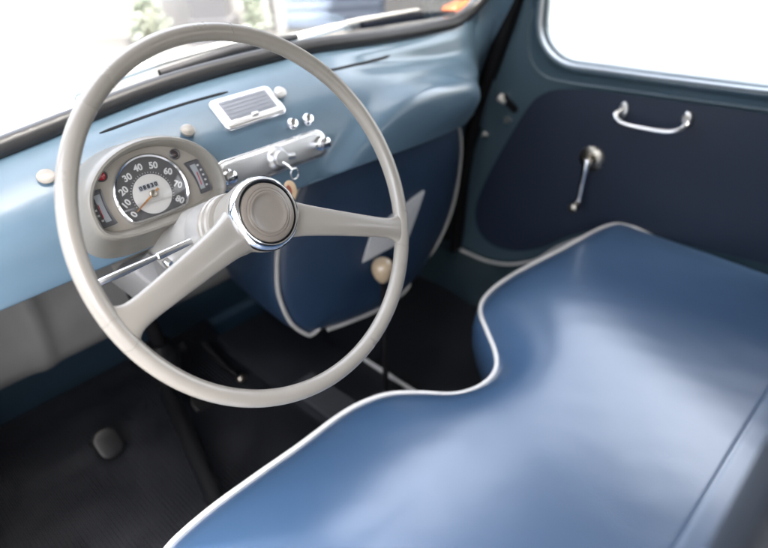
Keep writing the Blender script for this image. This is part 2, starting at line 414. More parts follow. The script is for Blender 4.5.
for sgn, quad in ((-1, [(-.066, -.0165), (-.0475, -.0165), (-.0525, .028), (-.0715, .028)]), (1, [(.0685, -.018), (.0855, -.018), (.082, .026), (.0625, .026)])):
    q = [tuple(p.xy) for p in resample([V((x, y, 0)) for x, y in quad], 40, True)]
    # bend the inner side round the speedometer
    q = [(x+sgn*.004*math.cos(y*60)*(1 if (abs(x-.0075) < .066) else .6), y) for x, y in q]
    g = G(mc); g.loft([[(x, y, z) for x, y in o] for o, z in ((offset(q, .001), .0008), (offset(q, .0008), .0024), (offset(q, -.0008), .0018), (offset(q, -.001), .0012))], cu=True, cap1=True)
    fg = obj('gauge', g, 'dark', cl)
    cx = sum(p[0] for p in q)/len(q); cy = sum(p[1] for p in q)/len(q)
    g = G(mc); g.prism([(cx-sgn*.002+(x-cx)*.42, cy+(y-cy)*.78) for x, y in q], .001, .002); obj('gauge_scale', g, 'gaugew', cl)
    g = G(mc)
    for k in range(5):
        y = cy-.014+k*.007; x = cx+sgn*(.0062-(.0015 if k in (0, 4) else 0))+(-(y-cy)*.09 if sgn < 0 else -(y-cy)*.09); g.box(x-.0013, x+.0013, y-.0012, y+.0012, .0012, .0022)
    obj('gauge_ticks', g, 'print_', cl)
    g = G(mc); g.box(cx-.0015-.0005, cx-.0015+.0005, cy-.012, cy+.006, .002, .0026); obj('gauge_needle', g, 'red', cl)
for x, y, m_, n_ in ((-.0445, .0425, 'red', 1), (.0545, .041, 'darklens', 2)):
    ml = mc @ Matrix.Translation((x, y, 0)); g = G(ml); g.lathe([(.0072, .0005), (.0072, .002), (.0062, .003), (.0054, .002), (.0054, -.001)], 28); w_ = obj('warning_lamp', g, 'dark', cl)
    g = G(ml); g.lathe([(.0054, .0004), (.0052, .001), (.003, .0022), (0, .0026)], 24); obj('warning_lens', g, m_, cl)

# ------------------------------------------------------------------ steering wheel
W = V((-.377, .49, .742)); nrm = V((.039, -.882, .469)).normalized()
mwheel = frame(W, V((0, 0, 1)).cross(nrm), nrm)
wheel = thing('steering_wheel', 'cream two spoke steering wheel with a thin rim and chrome ringed hub', 'steering wheel', W)
g = G(mwheel); R_, r_ = .1912, .0090; rows = []
for i in range(160):
    t = 2*PI*i/160; rows.append([((R_+r_*math.cos(q))*math.cos(t), (R_+r_*math.cos(q))*math.sin(t), r_*1.02*math.sin(q)) for q in [2*PI*k/20 for k in range(20)]])
g.loft(rows, cu=True, cv=True); obj('rim', g, 'cream', wheel)
for deg, a0, a1 in ((-163.0, -70, 150), (-171.5, -20, 170), (-34, 20, 160), (-21, -30, 120), (75, 10, 120)):
    g = G(mwheel); t = math.radians(deg); pth = []
    for k in range(14):
        q = math.radians(a0+(a1-a0)*k/13); tt = t+.006*math.sin(k*.9+deg); rr = r_+.00005
        pth.append(((R_+rr*math.cos(q))*math.cos(tt), (R_+rr*math.cos(q))*math.sin(tt), rr*1.02*math.sin(q)))
    g.tube(pth, .00028, 5); obj('rim_crack', g, 'pod', wheel)
for deg, fat in ((-168.5, 1.12), (-27.5, 1.0)):
    t = math.radians(deg); mr = mwheel @ Matrix.Rotation(t, 4, 'Z'); g = G(mr); rows = []
    sec = [(.018, .050*fat, .030, -.020), (.034, .043*fat, .027, -.017), (.055, .036*fat, .022, -.0125), (.09, .0305*fat, .018, -.008), (.13, .0265*fat, .0155, -.0045), (.155, .0245*fat, .0145, -.0025), (.168, .025*fat, .0143, -.0015), (.175, .0275*fat, .0142, -.001), (.181, .034*fat, .014, -.0005), (.1855, .045*fat, .013, 0), (.1885, .058*fat, .011, 0), (.1905, .070*fat, .006, 0)]
    # smooth the stations
    sp = spline([V((s[0], s[1], s[2])) for s in sec], 4); sz = spline([V((s[0], s[3], 0)) for s in sec], 4)
    for p, q in zip(sp, sz):
        row = []
        for k in range(28):
            b_ = 2*PI*k/28; e = 2/2.6; cc, ss = math.cos(b_), math.sin(b_)
            row.append((p.x, p.y/2*math.copysign(abs(cc)**e, cc), q.y+p.z/2*math.copysign(abs(ss)**e, ss)))
        rows.append(row)
    g.loft(rows, cu=True, cap0=True, cap1=True); obj('spoke', g, 'cream', wheel)
g = G(mwheel); g.lathe([(.030, -.062), (.0335, -.056), (.0355, -.045), (.0375, -.03), (.0395, -.018), (.0402, -.010), (.0398, -.006), (.037, -.004), (0, -.004)], 64); obj('hub', g, 'cream', wheel)
g = G(mwheel); g.lathe([(.0375, -.010), (.0398, -.0085), (.0403, -.005), (.0392, .000), (.0370, .0036), (.0348, .0046), (.0335, .0040), (.033, .002), (.033, -.005)], 72); obj('trim_ring', g, 'chrome', wheel)
g = G(mwheel); g.lathe([(.0331, -.004), (.0331, .0022), (.0312, .0022), (.0312, -.004)], 64); obj('ring_gap', g, 'black', wheel)
g = G(mwheel); g.lathe([(.0315, -.004), (.0315, .0030), (.0308, .0044), (.029, .0052), (.0262, .0056), (.0256, .0052), (.0250, .0057), (.0232, .0060), (.0226, .0056), (.0220, .0061), (.0205, .0062), (.0190, .0052), (.0165, .0044), (.010, .0039), (0, .0038)], 72); obj('horn_button', g, 'creamd', wheel)

# ------------------------------------------------------------------ steering column
mcol = frame(W, V((0, 0, 1)).cross(nrm), nrm)
column = thing('steering_column', 'grey steering column running from the wheel hub down under the dash', 'steering column', W-nrm*.2)
g = G(mcol); g.lathe([(.030, -.42), (.038, -.40), (.0385, -.28), (.0375, -.18), (.037, -.135), (.0362, -.131), (.0362, -.127), (.037, -.123), (.0365, -.10), (.0360, -.092)], 56); obj('column_shroud', g, 'shroud', column)
g = G(mcol); g.lathe([(.035, -.093), (.0372, -.091), (.0375, -.085), (.0358, -.083), (.0358, -.081), (.0370, -.079), (.0368, -.073), (.0350, -.071), (.0350, -.0695), (.036, -.068), (.0355, -.063), (.031, -.061)], 56); obj('column_collar', g, 'cream', column)
s0 = V((-.400, .592, .690)); s1 = V((-.462, .588, .690)); s2 = V((-.532, .585, .690))
g = G(); g.tube([s0+V((.02, .0, 0)), s0, s0.lerp(s1, .5), s1, s1+V((-.002, 0, 0))], [.0026, .0032, .0042, .0046, .0026], 14, flat=1.0); st_ = obj('indicator_stalk', g, 'steel', column)
g = G(); g.tube([s1, s1.lerp(s2, .15), s1.lerp(s2, .6), s2, s2+V((-.004, 0, 0))], [.0030, .0034, .0042, .0038, .0015], 14); obj('stalk_lever', g, 'satin', column)
g = G(mcol)
for zz, ang in ((-.20, 200), (-.27, 205)):
    t = math.radians(ang); g.m = mcol @ Matrix.Translation((0, 0, zz)) @ Matrix.Rotation(t, 4, 'Z') @ Matrix.Translation((.037, 0, 0)) @ Matrix.Rotation(PI/2, 4, 'Y')
    g.lathe([(.007, -.004), (.007, .006), (.0055, .008), (.003, .009), (0, .009)], 6)
obj('clamp_bolt', g, 'steel', column)
g = G(mcol @ Matrix.Rotation(math.radians(205), 4, 'Z')); g.prism(rrect(.035, .05, .006, cx=.050), -.33, -.23, .006); obj('column_bracket', g, 'greywall', column)

# ------------------------------------------------------------------ lower steering gear and pedals
sh = thing('steering_shaft', 'dark blue steering shaft slanting down to the floor beneath the seat', 'steering shaft', (-.34, 1.02, .05))
g = G(); g.tube([(-.338, 1.03, .150), (-.352, .99, .147), (-.40, .80, .113), (-.43, .68, .09), (-.445, .60, .075)], [.014, .018, .018, .018, .018], 18); obj('shaft_tube', g, 'padb', sh)
g = G(); g.ball((-.322, 1.045, .205), .036, 20, (1, 1.1, 1.25)); g.tube([(-.33, 1.03, .16), (-.325, 1.04, .25)], [.03, .026], 14); g.tube([(-.37, 1.045, .215), (-.275, 1.045, .205)], .016, 12); obj('steering_box', g, 'padb', sh)
g = G(); g.tube([(-.318, 1.05, .23), (-.394, .90, .52)], [.014, .016], 12); obj('shaft_joint', g, 'black', sh)

def pedal(name, label, p, w, h, tilt, stem_to):
    r = thing(name, label, 'pedal', p, 'foot pedals on the driver side')
    z = V((0, -math.cos(tilt), math.sin(tilt))); m = frame(p, (1, .1, 0), z); g = G(m); g.prism(rrect(w, h, min(w, h)*.42, 8), -.008, .006, .005)
    obj('pedal_pad', g, 'padb', r)
    g = G(); e = V(stem_to); g.tube(spline([m @ V((0, 0, -.007)), m @ V((0, -.004, -.03)), e], 5), .009, 12); obj('pedal_stem', g, 'black', r)
pedal('clutch_pedal', 'round black pedal pad on its own, leftmost above the ribbed mat', V((-.483, 1.035, .083)), .052, .064, math.radians(42), (-.50, 1.12, .03))
pedal('brake_pedal', 'dark pedal pad low beside the steering shaft, just under the wheel rim', V((-.272, 1.03, .052)), .050, .055, math.radians(45), (-.28, 1.12, .02))
ac = thing('accelerator_pedal', 'small accelerator with a shiny rounded tip behind the wheel rim', 'pedal', (-.16, 1.06, .04), 'foot pedals on the driver side')
g = G(); g.ball((-.168, 1.02, .058), .010, 18, (1.3, 1, 1)); obj('pedal_tip', g, 'bronze', ac)
g = G(); g.tube([(-.168, 1.025, .055), (-.17, 1.09, .06), (-.18, 1.15, .10)], .008, 12); obj('pedal_stem', g, 'black', ac)

# ------------------------------------------------------------------ gear lever
gl = thing('gear_lever', 'thin black gear lever with a round tan and ivory knob', 'gear lever', (.0, .702, .06))
g = G(); g.tube(spline([(.0, .705, .05), (.003, .703, .2), (.003, .701, .40)], 6), [.0065]*6+[.0055]*7, 12); obj('rod', g, 'black', gl)
g = G(Matrix.Translation((.003, .701, .409))); g.lathe([(r*1.25, z*1.25) for r, z in [(.006, -.022), (.009, -.019), (.0135, -.012), (.0165, -.003), (.0172, .004), (.0158, .011), (.0115, .0165), (.006, .0190), (0, .0196)]], 36); obj('knob', g, 'wood', gl)
g = G(Matrix.Translation((0, .705, .045))); g.lathe([(.05, 0), (.045, .012), (.025, .03), (.012, .05), (.008, .055)], 28); obj('gaiter', g, 'rubber', gl)

# ------------------------------------------------------------------ spare wheel cover
cov = thing('spare_wheel_cover', 'navy vinyl cover over the spare wheel below the dash, edged with pale piping', 'wheel cover', (.08, .82, .25))
co = [(-.146, .306), (-.176, .350), (-.191, .416), (-.188, .47), (-.178, .52), (-.150, .575), (-.115, .63), (-.06, .68), (.06, .70), (.20, .68), (.30, .62), (.330, .565), (.330, .50), (.311, .429), (.275, .375), (.223, .330), (.154, .292), (.09, .276), (.02, .277), (-.05, .286), (-.10, .297)]
cs = spline([V((x, 0, z)) for x, z in co], 6, True); cs = resample(cs, 140, True)
cen = V((.075, 0, .49))
def fy(x, z): return .752+.02*((x-.075)/.25)**2
g = G(); rows = []
def crow(s, dy, wob=0):
    row = []
    for p in cs:
        q = cen+(p-cen)*s
        w_ = wob*.006*noise.noise(V((q.x*9+q.z*5, 2.3, q.z*3-q.x*2)))
        row.append(V((q.x, fy(q.x, q.z)+dy+w_, q.z)))
    return row
g.loft([crow(.86, .26), crow(.96, .2), crow(1.0, .10), crow(1.012, .04), crow(1.0, .0, .3), crow(.93, -.010, .8), crow(.8, -.018, 1.4), crow(.62, -.022, 1.8), crow(.42, -.024, 1.8), crow(.2, -.024, 1.6), crow(.06, -.024, 1.5)], cu=True, cap0=True, cap1=True)
cb = obj('cover_body', g, 'cover', cov, sharp=60)
def cpath(pts, curl=None):
    P = [V((x, fy(x, z)-.0035, z)) for x, z in pts]
    return spline(P, 6)
for pts in ([(-.112, .632), (-.150, .575), (-.178, .52), (-.189, .47), (-.192, .416), (-.177, .350), (-.147, .307), (-.132, .302), (-.118, .308)],
            [(-.100, .295), (-.05, .286), (.02, .277), (.075, .275), (.115, .278), (.133, .288), (.136, .300)],
            [(.150, .312), (.180, .322), (.228, .338), (.278, .378), (.313, .430), (.331, .50), (.331, .565), (.30, .62)]):
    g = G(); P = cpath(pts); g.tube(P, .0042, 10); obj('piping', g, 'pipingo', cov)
# pale flap
fl = [(-.030, .427), (.1039, .4294), (.1602, .5158), (.004, .485)]
g = G(); q = resample([V((x, 0, z)) for x, z in fl], 44, True); rows = []
for s, dy in ((1, .004), (1, -.003), (.985, -.0045), (.6, -.0055), (.2, -.006)):
    cc = V((.07, 0, .465)); rows.append([V((p.x, fy(p.x, p.z)-.026+dy, p.z)) for p in [cc+(p-cc)*s for p in q]])
g.loft(rows, cu=True, cap0=True, cap1=True); obj('cover_flap', g, 'paper', cov, label='pale grey pointed flap')

# ------------------------------------------------------------------ bench seat
seat = thing('bench_seat', 'wide blue vinyl bench seat with white piping and a notch in its front edge', 'seat', (0, .2, .05))
ZS = .357
fp = [(-.61, .44), (-.602, .485), (-.576, .512), (-.517, .521), (-.448, .521), (-.363, .518), (-.285, .518), (-.238, .510), (-.200, .492), (-.168, .459), (-.136, .418), (-.099, .399), (-.062, .397), (-.032, .408), (-.002, .433), (.034, .475), (.066, .511), (.097, .531), (.138, .541), (.196, .543), (.271, .535), (.366, .520), (.476, .507), (.528, .497), (.556, .483), (.566, .456)]
fs = resample(spline([V((x, y, 0)) for x, y in fp], 10), 190)
full = fs+[V((.56, .384, 0)), V((.553, .295, 0)), V((.536, .16, 0)), V((.53, .01, 0))]
full = [V((-.612, .01, 0)), V((-.612, .2, 0)), V((-.612, .35, 0))]+full
dense = np.array([p.xy[:] for p in resample(full, 900)])
nu = len(fs); nv = 230; YB = .012
P = np.zeros((nv, nu, 3))
for j in range(nv):
    v = (j/(nv-1))**1.35
    for i, p in enumerate(fs):
        xl = -.612+(1.148)*i/(nu-1)
        e = min(1, v/.45); e = e*e*(3-2*e)
        xr = p.x*(1-e)+xl*e
        if i == nu-1: # right border follows the true edge
            xr = np.interp(v, [0, .18, .4, .73, 1], [.566, .560, .553, .536, .530])
        if i == 0: xr = -.611
        P[j, i, :2] = (xr, p.y*(1-v)+YB*v)
# keep the columns in order near the right border
for j in range(nv): P[j, :, 0] = np.minimum(P[j, :, 0], np.linspace(P[j, -1, 0]-.60, P[j, -1, 0], nu)+.62*(1-np.linspace(0, 1, nu))**.5 if False else P[j, -1, 0])
for j in range(nv):
    row = P[j]; D = np.min(np.hypot(row[:, None, 0]-dense[None, :, 0], row[:, None, 1]-dense[None, :, 1]), axis=1)
    edge = 1-np.exp(-D/.030)
    hgt = .026*edge+.010*(1-np.exp(-D/.14))
    S_ = 1/(1+np.exp((row[:, 0]-(.085+.60*(row[:, 1]-.07)))/.065)); F_ = np.clip((.53-row[:, 1])/.22, 0, 1); F_ = F_*F_*(3-2*F_); hgt += .034*(S_-.4)*F_*edge
    hgt -= .0010*np.exp(-((row[:, 1]-.060)/.0034)**2)*edge
    for i in range(nu):
        x, y = row[i, 0], row[i, 1]
        w_ = .0007*noise.noise(V((x*5, y*7, 1.7)))+.0003*noise.noise(V((x*22+y*9, y*15-x*5, 4.1)))
        P[j, i, 2] = ZS+hgt[i]+w_*edge[i]
g = G(); g.loft([[tuple(P[j, i]) for i in range(nu)] for j in range(nv)])
cushion = obj('cushion', g, 'vinyl', seat, sharp=80)
# skirt all round the front and sides
ol = [V(p) for p in resample([V((x, y, 0)) for x, y in [p.xy[:] for p in full]], 260)]
nrmls = []
for i in range(len(ol)):
    t = (ol[min(i+1, len(ol)-1)]-ol[max(i-1, 0)]).normalized(); nrmls.append(V((-t.y, t.x, 0)))
g = G(); rows = []
for z, d in ((ZS+.001, -.002), (ZS-.006, .004), (ZS-.02, .010), (ZS-.045, .014), (ZS-.075, .013), (ZS-.11, .006), (ZS-.14, -.008), (ZS-.155, -.03)):
    rows.append([V((p.x, p.y, z))+n_*d for p, n_ in zip(ol, nrmls)])
g.loft(rows); obj('cushion_side', g, 'vinyl', seat, sharp=80)
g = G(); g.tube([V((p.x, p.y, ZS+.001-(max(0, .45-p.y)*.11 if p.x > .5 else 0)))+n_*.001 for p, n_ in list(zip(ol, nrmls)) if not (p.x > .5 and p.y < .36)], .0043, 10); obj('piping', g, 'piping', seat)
g = G(); bx = [(-.56, .47), (-.56, .06), (.50, .06), (.50, .44), (.20, .48), (.02, .36), (-.12, .34), (-.24, .46)]; g.prism(bx, .06, .215); obj('seat_base', g, 'black', seat)
# backrest
sec = [(.030, .34), (.029, .37), (.028, .41), (.026, .46), (.022, .55), (.0165, .65), (.0145, .72), (.0135, .77), (.0105, .803), (.004, .830), (-.004, .848), (-.028, .857), (-.07, .852), (-.10, .83), (-.12, .77), (-.13, .55), (-.12, .30)]
sec = [p for p in spline([V((0, y+.001, z)) for y, z in sec], 4)]; rows = []
cy, cz = -.05, .58
for x, s in [(-.612, .55), (-.610, .75), (-.603, .88), (-.592, .95), (-.575, .985), (-.55, 1)]+[(x, 1) for x in np.linspace(-.5, .45, 20)]+[(.49, 1), (.51, .985), (.525, .95), (.535, .88), (.54, .75), (.542, .55)]:
    rows.append([V((x, cy+(p.y-cy)*(.4+.6*s) if s < 1 else p.y, cz+(p.z-cz)*(.8+.2*s) if p.z > cz else p.z)) for p in sec])
g = G(); g.loft(rows, cap0=True, cap1=True); obj('backrest', g, 'vinylb', seat, sharp=80, label='grey backrest, darkened in its colour as if unlit')

# ------------------------------------------------------------------ passenger door
P0 = V((.60, .20, 0)); td = V((-.108, 1, 0)).normalized(); nd_ = V((-td.y, td.x, 0))      # nd_ points into the car
def dp(s, z, d=0): return P0+td*s+V((0, 0, z))+nd_*d
door = thing('passenger_door', 'blue passenger door with navy trim panel, grab handle and window crank', 'car door', dp(.1, .2))
# outlines in (s, z)
wc = (.06, .95)
win = []
def arc(cx, cz, rx, rz, a0, a1, n):
    return [(cx+rx*math.cos(t), cz+rz*math.sin(t)) for t in np.linspace(math.radians(a0), math.radians(a1), n)]
win = arc(.437, .780, .088, .083, -90, 0, 14)+[(.526, .9), (.522, 1.0), (.50, 1.10)]+arc(.40, 1.12, .08, .08, 10, 90, 8)+[(.1, 1.2), (-.2, 1.2)]+arc(-.33, 1.12, .08, .08, 90, 180, 8)+[(-.41, .9)]+arc(-.33, .775, .08, .08, 180, 270, 8)+[(-.1, .6955), (.1, .6945), (.3, .695)]
win = [tuple(p.xy) for p in resample([V((*p, 0)) for p in win], 160, True)]
outer = [(.715, .10), (.708, .20), (.697, .31), (.682, .44), (.655, .55), (.632, .64), (.612, .70), (.592, .76), (.574, .82), (.565, .95), (.545, 1.10), (.50, 1.25), (-.46, 1.25), (-.46, .32), (.25, .32), (.36, .24), (.45, .175), (.54, .130), (.63, .115)]
outer = [tuple(p.xy) for p in resample([V((*p, 0)) for p in outer], 600, True)]
def ray_out(c, p):
    a = math.atan2(p[1]-c[1], p[0]-c[0])
    return min(outer, key=lambda q: abs((math.atan2(q[1]-c[1], q[0]-c[0])-a+PI) % (2*PI)-PI))
win_c = (.25, .72)   # star centre low so the lower shell is covered evenly
wo = [ray_out((.15, .90), p) for p in win]
def mix(a, b, t): return (a[0]+(b[0]-a[0])*t, a[1]+(b[1]-a[1])*t)
g = G(); rows = []
w1 = offset(win, .012); w2 = offset(win, .021)
spec = [(offset(win, -.004), -.030), (offset(win, -.004), -.012), (win, -.003), (offset(win, .004), .0035), (offset(win, .009), .0055), (offset(win, .015), .004), (offset(win, .020), -.002), (offset(win, .026), -.0045)]
for o, d in spec: rows.append([dp(x, z, d) for x, z in o])
w3 = offset(win, .026)
for t in (.12, .3, .6, .9): rows.append([dp(*mix(a_, b_, t), -.006) for a_, b_ in zip(w3, wo)])
rows.append([dp(*b_, -.010) for b_ in wo]); rows.append([dp(*b_, -.05) for b_ in wo])
g.loft(rows, cu=True); obj('door_shell', g, 'teal', door, sharp=60)
g = G(); o = offset(win, -.001); g.loft([[dp(x, z, d) for x, z in oo] for oo, d in ((offset(win, .000), -.003), (offset(win, .0012), .0055), (offset(win, .0034), .0062), (offset(win, .0046), .003))], cu=True); obj('window_trim', g, 'trim', door)
g = G(); wi = offset(win, -.002); g.face(g.vs([dp(x, z, -.018) for x, z in wi])); g.face(g.vs([dp(x, z, -.022) for x, z in wi])); obj('window_glass', g, 'glass', door)
# pressed scallop ahead of the window
g = G(); g.tube(spline([dp(s, z, -.006) for s, z in ((.548, .80), (.556, .755), (.548, .70), (.515, .665), (.46, .655), (.30, .655), (-.4, .656))], 8), .004, 10, flat=1); obj('door_swage', g, 'teal', door)
# trim panel
pn = [(-.44, .64), (.10, .641), (.30, .640), (.40, .6385), (.464, .631), (.50, .615), (.525, .588), (.566, .510), (.612, .410), (.642, .330), (.650, .285), (.640, .240), (.606, .213), (.560, .209), (.515, .221), (.465, .247), (.40, .30), (.32, .345), (.2, .36), (-.44, .36)]
ps = spline([V((*p, 0)) for p in pn], 8, False); ps = [tuple(p.xy) for p in resample(ps, 150, True)]
pc = (.15, .5)
def prow(s_, d): return [dp(pc[0]+(x-pc[0])*s_, pc[1]+(z-pc[1])*s_, d) for x, z in ps]
def poff(q, d): return [dp(x, z, d) for x, z in offset(ps, q)]
g = G(); g.loft([poff(.001, -.008), poff(.001, .001), poff(-.001, .0035), poff(-.004, .0052), poff(-.010, .0064), prow(.88, .0072), prow(.6, .0076), prow(.3, .0078), prow(.05, .0078)], cu=True, cap1=True); obj('trim_panel', g, 'vinyld', door, sharp=70)
g = G(); g.tube([dp(x, z, -.002) for x, z in offset(ps, .0022)], .0026, 8, closed=True); obj('trim_edging', g, 'seal', door)
# grab handle
g = G()
path = spline([dp(.318, .622, .010), dp(.325, .617, .022), dp(.325, .610, .032), dp(.305, .600, .040), dp(.255, .598, .042), dp(.212, .600, .041), dp(.192, .608, .033), dp(.187, .616, .022), dp(.190, .620, .010)], 5)
g.tube(path, [.0052]*5+[.0060]*5+[.0050]*(len(path)-20)+[.0060]*5+[.0052]*5, 14); gh = obj('grab_handle', g, 'bright', door)
for s_ in (.317, .191):
    mm = frame(dp(s_, .617, .0076), -td, nd_); g = G(mm); g.prism([(.0105*math.cos(t), .017*math.sin(t)+.003) for t in np.linspace(0, 2*PI, 36)[:-1]], 0, .006, .004); obj('handle_mount', g, 'steel', gh)
    g = G(frame(dp(s_, .625, .0134), -td, nd_)); g.lathe([(.004, -.002), (.004, .001), (.0025, .0022), (0, .0024)], 14); obj('screw', g, 'bronze', gh)
# window crank
mm = frame(dp(.368, .500, .0078), -td, nd_); g = G(mm); g.lathe([(.029, 0), (.0285, .003), (.024, .0065), (.014, .0085), (.0125, .014), (.0125, .026), (.010, .030), (0, .031)], 40); ck = obj('crank_escutcheon', g, 'bronze', door)
g = G(); cp = [dp(.370, .504, .034), dp(.3705, .49, .037), dp(.372, .455, .0385), dp(.373, .42, .041), dp(.3735, .404, .043), dp(.374, .396, .044)]; g.tube(spline(cp, 4), [.009, .0095, .009, .0085, .008, .0076, .0072, .0068, .0064, .006, .006, .0058, .0056, .0054, .0054, .0054, .0054, .0056, .0056, .0055, .005], 14, flat=.75); obj('crank_arm', g, 'chrome', ck)
mm = frame(dp(.3745, .398, .042), -td, nd_); g = G(mm); g.lathe([(.005, 0), (.0075, .003), (.0105, .012), (.0115, .022), (.010, .029), (.005, .032), (0, .0325)], 24); obj('crank_knob', g, 'bronze', ck)
# latch
mm = frame(dp(.588, .588, -.004), -td, nd_); mm = mm @ Matrix.Rotation(math.radians(-38), 4, 'Z')
g = G(mm); g.prism(rrect(.052, .018, .008), -.004, .003, .002); lt = obj('latch_slot', g, 'black', door)
g = G(mm); g.tube([(-.026, .0, .002), (-.022, .0, .016), (-.008, .004, .020)], [.007, .008, .006], 12); obj('latch_lever', g, 'white', door)
for s_, z_ in ((.590, .549), (.648, .500)):
    g = G(frame(dp(s_, z_, -.006), -td, nd_)); g.lathe([(.009, 0), (.009, .004), (.006, .008), (.004, .014), (0, .015)], 16); obj('latch_stud', g, 'steel', door)

# ------------------------------------------------------------------ car body
body = thing('car', 'blue bodied small vintage car seen from inside, with its black sealed windscreen', 'car', (0, .2, -.2))
# windscreen opening : lower edge follows the dash, then up the pillars
lowx = np.linspace(-.56, .36, 34)
lo = [V((x, dprof(x)[0].y+.006, dprof(x)[0].z+.010)) for x in lowx]
wsR = [V((.405, .822, .802)), V((.444, .820, .818)), V((.472, .812, .845)), V((.486, .796, .885)), V((.488, .765, .95)), V((.48, .68, 1.10)), V((.46, .62, 1.19)), V((.41, .60, 1.225))]
wsL = [V((-p.x-.21, p.y, p.z-(.03 if p.z < .9 else 0))) for p in wsR]
loop = lo+wsR+[V((.2, .61, 1.235)), V((0, .615, 1.237)), V((-.2, .61, 1.235))]+wsL[::-1]
loop = resample(spline(loop, 4, True), 200, True)
g = G(); g.tube(loop, .0125, 14, closed=True); seal_ = obj('windscreen_seal', g, 'seal', body)
def coons(Bc, Tc, Lc, Rc, nu=40, nv=20):
    Bc, Tc = resample(Bc, nu), resample(Tc, nu); Lc, Rc = resample(Lc, nv), resample(Rc, nv); rows = []
    for j in range(nv):
        v = j/(nv-1); row = []
        for i in range(nu):
            u = i/(nu-1)
            row.append(Bc[i]*(1-v)+Tc[i]*v+Lc[j]*(1-u)+Rc[j]*u-(Bc[0]*(1-u)*(1-v)+Bc[-1]*u*(1-v)+Tc[0]*(1-u)*v+Tc[-1]*u*v))
        rows.append(row)
    return rows
g = G(); g.loft(coons(spline(wsL[:2][::-1]+lo+wsR[:2], 4), spline([wsL[-1], V((-.2, .61, 1.235)), V((0, .615, 1.237)), V((.2, .61, 1.235)), wsR[-1]], 6), spline(wsL[1:], 6), spline(wsR[1:], 6)))
for v_ in g.b.verts: v_.co.y += .006
obj('windscreen', g, 'glass', body, sharp=90)
# front pillars: strip between seal and door gap
for sx in (1, -1):
    inn = [V((.40, .815, .79)), V((.45, .822, .802)), V((.475, .815, .835)), V((.493, .800, .88)), V((.498, .765, .95)), V((.49, .68, 1.10)), V((.47, .62, 1.20)), V((.44, .58, 1.25))]
    out = [V((.452, .835, .585)), V((.475, .845, .62)), V((.498, .838, .68)), V((.510, .820, .735)), V((.520, .790, .80)), V((.525, .70, .98)), V((.515, .62, 1.14)), V((.50, .57, 1.24))]
    inn = resample(spline(inn, 6), 40); out = resample(spline(out, 6), 40); rows = []
    for a_, b_ in zip(inn, out):
        m_ = a_.lerp(b_, .5)+V((-.006, -.010, .0)); rows.append([a_+V((-.012, .02, .016)), a_, m_, b_, b_+V((.004, .006, 0)), b_+V((.02, .03, 0))])
    if sx < 0: rows = [[V((-p.x-.21, p.y, p.z-.02)) for p in r] for r in rows]
    g = G(); g.loft(rows); obj('front_pillar', g, 'blue', body, sharp=60)
    if sx > 0:
        gp = [(.57, 1.10), (.585, .90), (.592, .83), (.614, .757), (.640, .68), (.664, .60), (.684, .52), (.700, .43), (.708, .33), (.716, .22), (.728, .12)]
        g = G(); g.tube(spline([dp(s_, z_, -.004) for s_, z_ in gp], 6), .0165, 12); obj('door_seal', g, 'black', body)
        # jamb behind the gap
        g = G(); A = spline([dp(s_+.012, z_, -.03) for s_, z_ in gp], 5); B = [p+V((-.03, .13, -.02)) for p in A]; D_ = [p-V((-.03, .03, 0)) for p in A]
        g.loft([D_, A, B]); obj('door_jamb', g, 'black', body)
# sill between door bottom and floor, passenger side
g = G(); rows = []
tr = [(.72, .150), (.70, .158), (.64, .150), (.60, .150), (.548, .160), (.50, .182), (.465, .205), (.417, .256), (.36, .30)]
trp = spline([dp(s_, z_-.004, .006) for s_, z_ in tr], 6)
for p in trp:
    u = (p.y-.5)/.4; fx = .452 if p.y < .8 else .452+.02*(p.y-.8)/.1
    rows.append([p+V((.03, 0, .004)), p, p+V((-.03, 0, -.03)), V((fx+.01, p.y, .07)), V((fx, p.y, .038))])
rows = [[q+V((0, .35, 0)) for q in rows[0]], [q+V((0, .15, 0)) for q in rows[0]]]+rows+[[q+V((0, -.25, 0)) for q in rows[-1]]]
g.loft(rows); obj('door_sill', g, 'sill', body, sharp=60)
g = G(); g.tube(spline([dp(s_, z_, .010) for s_, z_ in tr[1:]], 6), .0042, 10); obj('sill_trim', g, 'white', body)
# floor, bulkhead, footwell
g = G(); g.loft([[(-.79, -1.6, .022), (.5, -1.6, .022)], [(-.79, .3, .022), (.5, .3, .022)], [(-.79, 1.30, .022), (.5, 1.30, .022)], [(-.79, 1.32, .05), (.5, 1.32, .05)]]); obj('floor_pan', g, 'deep', body)
g = G(); rows = []
for x in np.linspace(-.80, -.10, 58):
    rid = .020*math.exp(-((x+.535)/.018)**2)
    rows.append([V((x+.06*(.52-z), y-rid*(1 if z > .33 else .5), z)) for y, z in ((.86, .74), (.93, .66), (.975, .56), (1.0, .46), (1.025, .39), (1.055, .325), (1.085, .285), (1.12, .272))])
g.loft(rows); obj('bulkhead', g, 'greywall', body, sharp=60)
g = G(); g.loft([[(x, .88, .76), (x, .98, .60), (x, 1.02, .45), (x, 1.06, .33), (x, 1.12, .27)] for x in (-.12, .0, .3, .56)]); obj('bulkhead_centre', g, 'black', body)
g = G(); g.loft([[(x, 1.11, .275), (x, 1.20, .17), (x, 1.27, .08), (x, 1.32, .03)] for x in np.linspace(-.80, .52, 6)]); obj('toe_board', g, 'deep', body)
g = G(); g.lathe([(.008, -.002), (.008, .002), (0, .003)], 16) if False else g.m
g = G(frame(V((-.487, .958, .53)), (1, 0, 0), (0, -.9, .4))); g.lathe([(.008, -.03), (.008, .004), (.006, .006), (0, .006)], 18); obj('bulkhead_plug', g, 'black', body)
